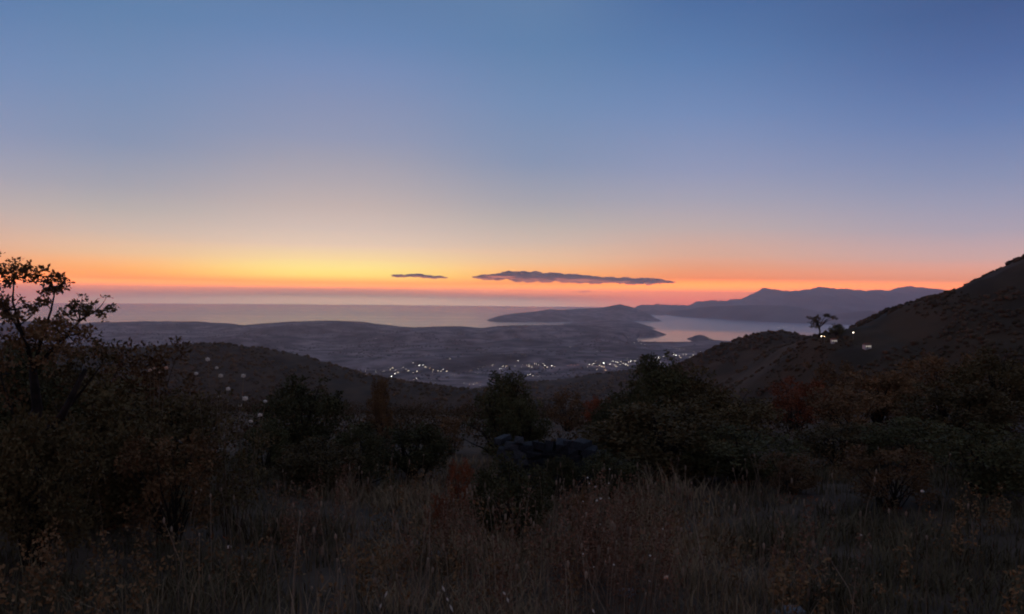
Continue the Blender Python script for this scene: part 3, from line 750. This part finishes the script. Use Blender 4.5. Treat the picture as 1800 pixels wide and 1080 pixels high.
# tree at the left edge: forked trunk, boughs, and leafy sprays against the glow
def left_tree():
    r = np.random.default_rng(404)
    d = 7.6
    b = at(52, 540, d); z0 = gz(b.x, b.y)
    t = empty('leafy_tree', (b.x, b.y, z0))
    tag(t, 'leafy tree at the left edge, its sprays dark against the sunset', 'tree')
    def P(px, py, dd=d):
        q = at(px, py, dd); return np.array([q.x - b.x, q.y - b.y, q.z - z0])
    trunk = [np.array([0, 0, -0.15]), P(62, 880), P(48, 800), P(66, 720), P(58, 650)]
    v, f = tube(trunk, [0.085, 0.07, 0.06, 0.05, 0.035], 9)
    v2, f2 = tube([P(48, 800), P(110, 730, 7.4), P(150, 650, 7.3)], [0.05, 0.035, 0.02], 7)
    v, f = join([(v, f), (v2, f2)])
    obj('trunk', mesh_np('trunk', v, f, M_bark), t)
    # each bough: path and spread of leaf tufts (px, py, radius px, leaves)
    boughs = [
        ([(58, 650), (40, 590), (22, 530), (25, 490)], [(25, 478, 26, 90), (0, 492, 24, 70), (50, 480, 20, 50), (10, 505, 14, 30), (60, 490, 16, 40), (70, 475, 10, 16), (45, 467, 9, 10), (-20, 470, 24, 50)], 7.4),
        ([(58, 650), (75, 590), (90, 545), (98, 505)], [(103, 500, 14, 60), (106, 488, 9, 26), (97, 512, 12, 40), (115, 492, 8, 16), (84, 512, 8, 14), (88, 494, 9, 10), (112, 506, 8, 14), (75, 518, 9, 12)], 7.6),
        ([(58, 650), (50, 610), (30, 575), (12, 545)], [(15, 540, 26, 120), (30, 550, 18, 60), (2, 528, 14, 40), (50, 538, 10, 24), (75, 535, 9, 24), (80, 530, 8, 18), (-15, 550, 24, 70), (40, 526, 8, 10), (62, 545, 9, 14), (10, 565, 14, 40)], 7.2),
        ([(58, 650), (105, 600), (140, 565), (170, 545)], [(162, 546, 12, 60), (150, 552, 11, 50), (138, 533, 8, 30), (128, 540, 9, 20), (178, 547, 8, 16), (192, 543, 6, 12), (202, 541, 6, 8), (186, 524, 5, 5), (120, 553, 10, 18), (143, 520, 5, 8), (180, 556, 7, 12), (108, 548, 9, 14)], 7.7),
        ([(58, 650), (95, 620), (120, 590)], [(95, 578, 24, 110), (125, 572, 22, 100), (60, 585, 26, 120), (150, 580, 20, 70), (100, 600, 30, 120), (40, 600, 30, 120), (140, 605, 26, 90)], 7.5),
        ([(48, 800), (20, 720), (0, 660)], [(0, 640, 50, 160), (20, 690, 50, 140), (60, 640, 50, 150), (-20, 600, 40, 120), (20, 610, 34, 110)], 7.3),
        ([(110, 730), (150, 680), (180, 640)], [(120, 660, 44, 130), (165, 640, 34, 90), (180, 610, 26, 60), (90, 700, 50, 120)], 7.7),
    ]
    for path, tufts, dd in boughs:
        pp = [P(x, y, dd if i else d) for i, (x, y) in enumerate(path)]
        parts = [tube(pp, np.linspace(0.019, 0.005, len(pp)), 6)]
        Vs, Fs, off = [], [], 0
        for (x, y, rr, n) in tufts:
            dt_ = dd + r.uniform(-0.25, 0.25)
            c = P(x, y, dt_)
            k = min(range(len(pp)), key=lambda i: np.linalg.norm(pp[i] - c) + (0.02 if i == 0 else 0))
            mid = (pp[k] + c) / 2 + np.array([0, 0, -0.02])
            parts.append(tube([pp[k], mid, c + r.normal(size=3) * 0.01], [0.007, 0.005, 0.0025], 4))
            R = rr / FPX * dd
            nc = 5
            cc = c + r.normal(size=(nc, 3)) * R * np.array([0.55, 0.8, 0.38])
            V, Fc = leaf_cloud(r, cc, np.full(nc, R * 0.5), max(1, int(n * 1.9) // nc + 1), 0.042, 0.7, 1.9)
            Vs.append(V); Fs.append(Fc + off); off += len(V)
        v, f = join(parts)
        bo = obj('branch', mesh_np('branch', v, f, M_bark), t)
        obj('leaves', mesh_np('leaves', np.concatenate(Vs), np.concatenate(Fs), M_brown if dd < 7.65 else M_olive, False), bo)
left_tree()

# tall shrub with pale seed heads, left of centre
def seed_plant(name, label, base_px, d, heads, mat_head, hr, leafy=True, stalks=True, cat='plant'):
    r = np.random.default_rng(int(base_px) * 3 + int(d * 10))
    b = at(base_px, 540, d); z0 = gz(b.x, b.y)
    t = empty(name, (b.x, b.y, z0)); tag(t, label, cat)
    for (px, py, s) in heads:
        q = at(px, py, d + r.uniform(-0.25, 0.25))
        e = np.array([q.x - b.x, q.y - b.y, q.z - z0])
        g = np.array([e[0] * 0.35 + r.uniform(-.05, .05), e[1] * 0.3, 0.0]); g[2] = gz(b.x + g[0], b.y + g[1]) - z0 - 0.04
        mid = g * 0.5 + e * 0.5 + np.array([r.uniform(-.04, .04), r.uniform(-.04, .04), 0.05])
        v, f = tube([g, mid, e], [0.006, 0.0045, 0.003], 5)
        st = obj('stalk', mesh_np('stalk', v, f, M_stalk), t)
        k = 9
        parts = []
        V0, F0 = ICO1
        parts.append((V0 * hr * s * np.array([0.8, 0.8, 0.7]) + e, F0))
        for j in range(k):   # ray of small bracts round the head
            a = 6.283 * j / k + r.uniform(-.2, .2)
            dr = np.array([math.cos(a) * 0.9, math.sin(a) * 0.9, r.uniform(-0.6, 0.7)]); dr /= np.linalg.norm(dr)
            sd = np.cross(dr, [0, 0, 1]); sd /= np.linalg.norm(sd)
            p0 = e; p1 = e + dr * hr * s * 1.1
            m_ = (p0 + p1) / 2
            parts.append(([p0, m_ + sd * hr * s * .3, p1, m_ - sd * hr * s * .3], [(0, 1, 2, 3)]))
        v, f = join(parts)
        obj('seed_head', mesh_np('seed_head', v, f, mat_head, False), t)
    if leafy:
        hs = np.array([[at(px, py, d).x - b.x, at(px, py, d).y - b.y, at(px, py, d).z - z0] for px, py, _ in heads])
        c = []
        for e in hs:
            for k in range(5):
                u = r.uniform(0.25, 0.85)
                c.append(e * np.array([0.35 + 0.65 * u, 1, u]) + r.normal(size=3) * np.array([0.07, 0.12, 0.05]))
        V, Fc = leaf_cloud(r, np.array(c), np.full(len(c), 0.10), 26, 0.045)
        obj('leaves', mesh_np('leaves', V, Fc, M_olive, False), t)
    return t
seed_plant('flowering_shrub', 'straggly shrub dotted with round pale seed heads over the left hill', 405, 9.0,
           [(365, 632, 1.1), (381, 647, .8), (388, 661, 1.1), (428, 661, 1.1), (401, 684, 1.0), (386, 696, .7), (431, 701, 1.3), (422, 713, .8), (466, 706, .9), (457, 730, 1.1), (441, 741, .9), (345, 657, .9)], M_pale, 0.034)
seed_plant('flowering_shrub', 'low shrub with three tan seed heads left of the one dotted with pale heads', 278, 9.4,
           [(264, 651, .9), (271, 648, .7), (292, 647, 1.0), (280, 655, .5)], M_peach, 0.032)
seed_plant('dry_thistle', 'tall dried thistle with pale flecks right of the nearly black bush', 1052, 7.6,
           [(1033, 840, .8), (1036, 850, .6), (1047, 856, 1.0), (1049, 880, 1.0), (1056, 877, 1.2), (1070, 876, .8), (1025, 882, .6), (1070, 850, .8), (1031, 902, .8), (1055, 922, .7), (1068, 935, .9), (1072, 825, .6)], M_pale, 0.014, leafy=False)
seed_plant('dry_thistle', 'low dried thistle with a few pale heads near the lower right of centre', 1120, 5.6,
           [(1025, 974, .8), (1079, 993, .8), (1044, 997, .5), (1143, 977, .9), (1142, 1022, .6), (1165, 930, .6)], M_pale, 0.012, leafy=False)
seed_plant('garden_flower', 'single peach-coloured round flower head at the lower right of centre', 1171, 5.3, [(1171, 1015, 1.0)], M_peach, 0.022, leafy=False, cat='flower')
seed_plant('dry_thistle', 'single pale seed head in the dark grass of the left foreground', 404, 6.4, [(403, 962, 1.0)], M_pale, 0.020, leafy=False)
seed_plant('dry_thistle', 'single pale square-looking head before the dark bushes at the right', 1621, 8.0, [(1621, 864, 1.0)], M_pale, 0.022, leafy=False)
seed_plant('dry_thistle', 'single faint pale head low in the grass right of centre', 1513, 7.0, [(1513, 941, .8)], M_pale, 0.018, leafy=False)

# pale pointed leaves in the nearest grass
def pale_blade(label, pts, d):
    b = at(pts[0][0], 540, d); z0 = gz(b.x, b.y)
    t = empty('pale_grass_tuft', (b.x, b.y, z0)); tag(t, label, 'grass tuft')
    for (x0, y0, x1, y1) in pts:
        p, q = [np.array(at(x, y, d)) - np.array([b.x, b.y, z0]) for x, y in ((x0, y0), (x1, y1))]
        g = np.array([q[0] + (q[0] - p[0]) * 0.6, q[1] + 0.02, -0.03])
        v, f = tube([g, q * 0.6 + g * 0.4 + np.array([0.01, 0, 0]), q], [0.003, 0.0025, 0.002], 4)
        obj('stalk', mesh_np('stalk', v, f, M_stalk), t)
        ax = q - p; m = (p + q) / 2; sd = np.array([1, 0.3, 0]); sd = sd - ax * (sd @ ax) / (ax @ ax); sd /= np.linalg.norm(sd); w = 0.008
        nb = np.cross(ax, sd); nb /= np.linalg.norm(nb)
        V = [p, m + sd * w, q, m - sd * w, m + nb * w * .6, m - nb * w * .6]
        obj('leaf', mesh_np('leaf', V, [(0, 1, 4), (1, 2, 4), (2, 3, 4), (3, 0, 4), (1, 0, 5), (2, 1, 5), (3, 2, 5), (0, 3, 5)], M_pale, False), t)
pale_blade('leftmost pair of pale pointed leaves in the nearest grass', [(681, 1038, 676, 1052), (671, 1060, 666, 1073)], 5.3)
pale_blade('middle set of pale pointed leaves in the nearest grass', [(777, 1030, 782, 1041), (785, 1050, 788, 1058), (790, 1062, 797, 1077)], 5.3)
pale_blade('rightmost pair of pale pointed leaves in the nearest grass', [(884, 1040, 889, 1047), (891, 1050, 894, 1060)], 5.3)
pale_blade('small pale tip at the bottom edge right of the pointed leaves', [(1041, 1070, 1045, 1079)], 5.2)

# ------------------------------------------------------------------ stones and the ruined dry-stone wall
def stone_mesh(seed, mat, flat=0.7):
    """quarried lump: a cube with knocked corners and a rough, split face"""
    r = np.random.default_rng(500 + seed)
    V = np.array([(x, y, z) for z in (-1, 1) for y in (-1, 1) for x in (-1, 1)], float)
    P = V * r.uniform(0.72, 1.06, (8, 3)); P = P * np.array([1, 0.9, flat * 1.1])
    fc = [(0, 2, 3, 1), (4, 5, 7, 6), (0, 1, 5, 4), (2, 6, 7, 3), (0, 4, 6, 2), (1, 3, 7, 5)]
    Vs = [tuple(p) for p in P]; Fs = []
    for f in fc:   # each face split into a low pyramid so no two catch the light alike
        c = P[list(f)].mean(0) * r.uniform(0.98, 1.14); k = len(Vs); Vs.append(tuple(c + r.normal(size=3) * 0.08))
        Fs += [(f[0], f[1], k), (f[1], f[2], k), (f[2], f[3], k), (f[3], f[0], k)]
    return mesh_np('stone', Vs, Fs, mat, False)
ST_P = [stone_mesh(k, M_stone) for k in range(4)]
M_pale_stone = mat_mottled('pale_lit_stone', (0.050, 0.049, 0.048), (0.10, 0.098, 0.096), 7, bump=0.8, per_object=0.2)
ST_W = [stone_mesh(k + 20, M_pale_stone) for k in range(4)]
ST_D = [stone_mesh(k + 9, M_dstone) for k in range(6)]
def rock(px, py, wpx, label, k, flat=1.0):
    # find where the line of sight meets the ground
    x, y, z = ray_hit(px, py, lambda x, y: ground_h(x, y) - 4 + 0.03, 3.0, 40, 0.05)
    z = gz(x, y)
    o = obj('rock', ST_P[k % 4]); s = wpx / FPX * y / 2
    o.location = (x, y, z + s * 0.25); o.scale = (s, s, s * flat); o.rotation_euler = (0.1, 0.1 * k, k * 1.3)
    tag(o, label, 'rock', 'pale rocks in the grass')
rock(930, 947, 34, 'flat pale rock in the grass just below the nearly black bush', 0, .45)
rock(768, 977, 34, 'slim pale rock in the grass left of the flat one', 1, .4)
rock(1102, 1042, 30, 'pale rock low in the grass under the dried thistle', 2, .5)
rock(1402, 1032, 24, 'upright pale rock in the lower right grass', 3, 1.1)
rock(1393, 1077, 36, 'pale rock at the bottom edge in the lower right', 0, .7)
rock(1362, 1079, 22, 'small pale rock at the bottom edge beside a larger one', 1, .7)

def dry_wall():
    r = random.Random(12)
    d0 = 14.0
    a, c = at(884, 540, d0), at(1100, 540, d0 - 0.6)
    base = empty('dry_stone_wall', (a.x, a.y, gz(a.x, a.y)))
    tag(base, 'ruined dark dry-stone wall behind the nearly black bush', 'wall')
    Lx = (c - a).length; dirv = (c - a).normalized(); dirv.z = 0
    ang = math.atan2(dirv.y, dirv.x)
    ztop0 = at(890, 772, d0).z
    course = 0.115
    n = 0
    for row in range(12):
        u = -0.05 + (0.13 if row % 2 else 0)
        while u < Lx:
            w = r.uniform(0.13, 0.30)
            x, y = a.x + dirv.x * (u + w / 2), a.y + dirv.y * (u + w / 2)
            zg = gz(x, y) - 0.05
            z = zg + (row + 0.5) * course
            frac = u / Lx
            lim = ztop0 + (0.0 if frac < 0.62 else -0.45 * (frac - 0.62) / 0.38) + r.uniform(-.012, .008)
            if z + course * 0.45 < lim + 0.06:
                pale = (row >= 4 and u < 0.34) or (frac > 0.76 and z + course * 1.45 > lim + 0.06 and r.random() < 0.7)  # light on the left end put into the colour; right-end stones are pale
                o = obj('stone', r.choice(ST_W if pale else ST_D), base)
                o.location = (x - a.x, y - a.y, z - base.location.z)
                o.scale = (w * r.uniform(.5, .6), r.uniform(.18, .25), course * r.uniform(.62, .95))
                o.rotation_euler = (r.uniform(-.2, .2), r.uniform(-.16, .16), ang + r.uniform(-.25, .25))
                if pale: o['label'] = 'paler stone of the wall'
                n += 1
            u += w
dry_wall()

# ------------------------------------------------------------------ small houses and lamps on the skyline at the right
def side_h(x, y):
    return np.maximum(h_g(x, y), h_kn(x, y))
for px, py, s, rz, lb in [(1524, 601, 0.34, 0.1, 'small pale house with lit windows on the dark slope at the right'), (1466, 592, 0.30, -0.2, 'small pale hut right beside the flat-topped tree')]:
    house(px, py, side_h, 250, 1200, 2, lb, None, s, rz, ME_dim)
for px, py, k, s, lb in [(1500, 587, 's', 1.0, 'bright white lamp on the dark slope between hut and house'), (1444, 591, 's', .9, 'bright lamp at the foot of the flat-topped tree'), (1449, 592, 'o', .6, 'dim amber lamp touching the bright one under the flat-topped tree')]:
    x, y, z = ray_hit(px, py, side_h, 250, 1200, 2)
    t = empty('street_lamp', (x, y, z)); tag(t, lb, 'lamp', 'lamps on the right-hand slope')
    m = obj('mast', ME_mast, t); m.scale = (0.3, 0.3, 0.4)
    l = obj('lantern', LANT[k], t, (0, 0, 3.8)); l.scale = (0.28 * s,) * 3

# ------------------------------------------------------------------ scrub on the middle hills, dry grass near by
def scrub(name, label, h, xr, yr, n, size, mat, seed, thin=-0.25):
    r = np.random.default_rng(seed)
    x = r.uniform(*xr, n); y = r.uniform(*yr, n)
    dens = fbm(x, y, size * 26, 4, seed)
    keep = dens > thin
    x, y = x[keep], y[keep]
    z = h(x, y)
    s = size * 1.15 * r.uniform(0.3, 1.0, len(x)) ** 2.3
    V0, F0 = ICO1
    k = len(V0)
    j = 1 + 0.45 * (r.uniform(size=(len(x), k, 1)) - 0.5) * 2
    V = V0[None] * j * s[:, None, None] * np.array([1, 1, 0.85]) + np.stack([x, y, z + s * 0.25], 1)[:, None, :]
    Fc = (F0[None] + (np.arange(len(x)) * k)[:, None, None]).reshape(-1, 3)
    o = obj(name, mesh_np(name, V.reshape(-1, 3), Fc, mat, False)); tag(o, label, kind='stuff')
M_gscrub = mat_mottled('dark_scrub_leaf', (0.066, 0.046, 0.024), (0.13, 0.082, 0.042), 0.05)
M_scrub = mat_mottled('scrub_leaf', (0.070, 0.048, 0.022), (0.16, 0.098, 0.046), 0.05)
scrub('hill_scrub', 'dark scrub covering the hill at the left', h_left, (-1500, 160), (600, 1700), 26000, 3.8, M_scrub, 1)
scrub('knoll_scrub', 'dark scrub covering the rounded knoll', h_kn, (80, 640), (420, 1050), 18000, 2.8, M_gscrub, 2, -0.08)
scrub('mountainside_scrub', 'dark scrub covering the mountainside at the right', h_g, (60, 430), (180, 500), 21000, 1.5, M_gscrub, 3, -0.08)
scrub('spur_scrub', 'dark scrub covering the valley spur', h_mid, (-300, 1150), (1500, 3000), 16000, 6.0, M_scrub, 4)

M_wood = mat_mottled('far_wood', (0.08, 0.066, 0.06), (0.20, 0.155, 0.14), 0.004)
scrub('coastal_woods', 'dark woods and hedges on the coastal hills and plain', land_h, (-7000, 2300), (4800, 12900), 26000, 11.0, M_wood, 6, 0.02)
M_brush = mat_mottled('brush_leaf', (0.06, 0.037, 0.017), (0.13, 0.078, 0.034), 0.6)
def slope_brush():
    """waist-high brush on the hillside between the bushes and its edge, leaves and all"""
    r = np.random.default_rng(77)
    n = 1500
    y = r.uniform(16, 90, n); x = r.uniform(-0.85, 0.95, n) * y
    s = r.uniform(0.35, 1.0, n) * (0.6 + y / 90)
    z = ground_h(x, y)
    c = np.stack([x, y, z + s * 0.35], 1)
    V, Fc = leaf_cloud(r, c, s, 230, 0.12, 0.75)
    o = obj('hillside_brush', mesh_np('hillside_brush', V, Fc, M_brush, False)); tag(o, 'brown brush covering the hillside beyond the bushes', kind='stuff')
slope_brush()

def grass():
    r = np.random.default_rng(99)
    n = 125000
    y = 3.2 + (r.uniform(0, 1, n) ** 1.35) * 14.5
    x = r.uniform(-0.80, 0.80, n) * (y + 1.0)
    cl = fbm(x, y, 0.9, 3, 5)
    keep = r.uniform(-0.55, 0.40, n) < cl * 1.2
    x, y, cl = x[keep], y[keep], cl[keep]
    n = len(x)
    z = ground_h(x, y) - 0.02
    tall = sstep(0.05, 0.5, fbm(x, y, 1.5, 3, 25))
    hgt = (0.09 + (0.18 + 0.20 * tall) * r.uniform(0, 1, n) ** 1.7) * (1 + 0.6 * cl)
    w = r.uniform(0.0022, 0.0055, n) * (0.6 + y / 9)
    az = r.uniform(0, 6.283, n); le = r.uniform(0.1, 1.2, n) * hgt
    dx, dy = np.cos(az), np.sin(az)
    sx_, sy_ = -dy, dx
    b = np.stack([x, y, z], 1)
    sd = np.stack([sx_, sy_, 0 * x], 1) * w[:, None]
    mid = b + np.stack([dx * le * 0.3, dy * le * 0.3, hgt * 0.6], 1)
    tip = b + np.stack([dx * le, dy * le, hgt], 1)
    side = np.abs(x - 0.3) / (0.22 * y + 0.6) + 0.9 * fbm(x, y, 1.8, 3, 15) + r.normal(size=n) * 0.22 > 1.15  # same blades towards the frame sides, vignette put into their colour
    for nm, sel, mt, lb in (('dry_grass', ~side, M_grass, 'dry brown grass in the middle of the foreground meadow'), ('side_grass_vignette', side, M_side_grass, 'grass on both sides of the meadow with vignette darkening in its colour')):
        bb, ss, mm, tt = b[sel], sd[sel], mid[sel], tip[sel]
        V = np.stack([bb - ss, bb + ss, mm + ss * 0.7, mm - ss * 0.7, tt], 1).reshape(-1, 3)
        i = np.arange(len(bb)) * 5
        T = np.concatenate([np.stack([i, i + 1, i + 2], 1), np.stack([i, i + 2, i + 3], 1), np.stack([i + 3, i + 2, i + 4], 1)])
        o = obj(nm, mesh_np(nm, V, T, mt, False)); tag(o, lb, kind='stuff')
    # taller weeds with small leaves
    m = 1500
    y = 4.0 + r.uniform(0, 1, m) ** 1.2 * 11; x = r.uniform(-0.75, 0.75, m) * y
    kp = fbm(x, y, 1.1, 3, 35) > 0.12
    x, y = x[kp], y[kp]; m = len(x)
    z = ground_h(x, y)
    Vs, Fs, off = [], [], 0
    cs = []
    for k in range(m):
        hgt = r.uniform(0.25, 0.6)
        p = np.array([x[k], y[k], z[k]]); ln_ = np.array([r.uniform(-.25, .25), r.uniform(-.25, .25), 1]) * hgt
        for u in np.linspace(0.35, 1, 5):
            cs.append(p + ln_ * u)
    cs = np.array(cs)
    V, Fc = leaf_cloud(r, cs, np.full(len(cs), 0.05), 6, 0.04)
    o = obj('meadow_weeds', mesh_np('meadow_weeds', V, Fc, M_brown, False)); tag(o, 'brown leafy weeds standing in the dry grass', kind='stuff')
grass()
def rust_weeds():
    r = np.random.default_rng(123)
    cs = []
    for px, py0, d, n in [(1045, 0, 7.4, 26), (1075, 0, 6.6, 22), (1150, 0, 6.4, 20), (1110, 0, 8.4, 22), (1020, 0, 6.2, 14), (830, 0, 8.6, 20), (790, 0, 7.6, 14), (960, 0, 6.8, 12), (880, 0, 6.0, 10), (520, 0, 8.0, 12), (580, 0, 9.5, 14), (1400, 0, 6.4, 10)]:
        q = at(px, 540, d)
        for k in range(n):
            x, y = q.x + r.normal() * 0.16, q.y + r.normal() * 0.35
            hgt = r.uniform(0.35, 0.95); z = gz(x, y)
            ln_ = np.array([r.normal() * .1, r.normal() * .1, 1.0]) * hgt
            for u in np.linspace(0.15, 1, 9):
                cs.append(np.array([x, y, z]) + ln_ * u)
    V, Fc = leaf_cloud(r, np.array(cs), np.full(len(cs), 0.045), 9, 0.032, 1.3, 2.4)
    o = obj('rusty_weeds', mesh_np('rusty_weeds', V, Fc, M_weed, False)); tag(o, 'tall rust-brown weeds in the middle of the meadow', kind='stuff')
def dry_stalks():
    r = np.random.default_rng(321)
    n = 520
    y = 4.8 + r.uniform(0, 1, n) ** 1.1 * 7; x = r.normal(size=n) * 0.22 * y + 0.25
    parts_V, parts_F, off = [], [], 0
    for k in range(n):
        z = gz(x[k], y[k]); hg = r.uniform(0.35, 0.85); le = r.normal(size=2) * 0.10
        p = [np.array([x[k], y[k], z]), np.array([x[k] + le[0] * .4, y[k] + le[1] * .4, z + hg * .6]), np.array([x[k] + le[0], y[k] + le[1], z + hg])]
        v, f = tube(p, [0.0035, 0.0028, 0.0018], 3)
        hv, hf = ICO1; hd = r.uniform(0.006, 0.013)
        for (vv, ff) in ((v, f), (hv * np.array([hd, hd, hd * r.uniform(1.5, 4)]) + p[2], [tuple(q) for q in hf])):
            parts_V += [tuple(q) for q in vv]; parts_F += [tuple(int(i) + off for i in q) for q in ff]; off += len(vv)
    o = obj('dry_stalks', mesh_np('dry_stalks', parts_V, parts_F, M_stalk2, False)); tag(o, 'thin dry stalks with brown heads standing above the grass', kind='stuff')
M_stalk2 = mat_mottled('brown_stalk', (0.16, 0.10, 0.06), (0.42, 0.30, 0.19), 2.0)
dry_stalks()
M_weed = mat_mottled('rusty_weed', (0.16, 0.070, 0.036), (0.34, 0.18, 0.10), 3.0)
rust_weeds()
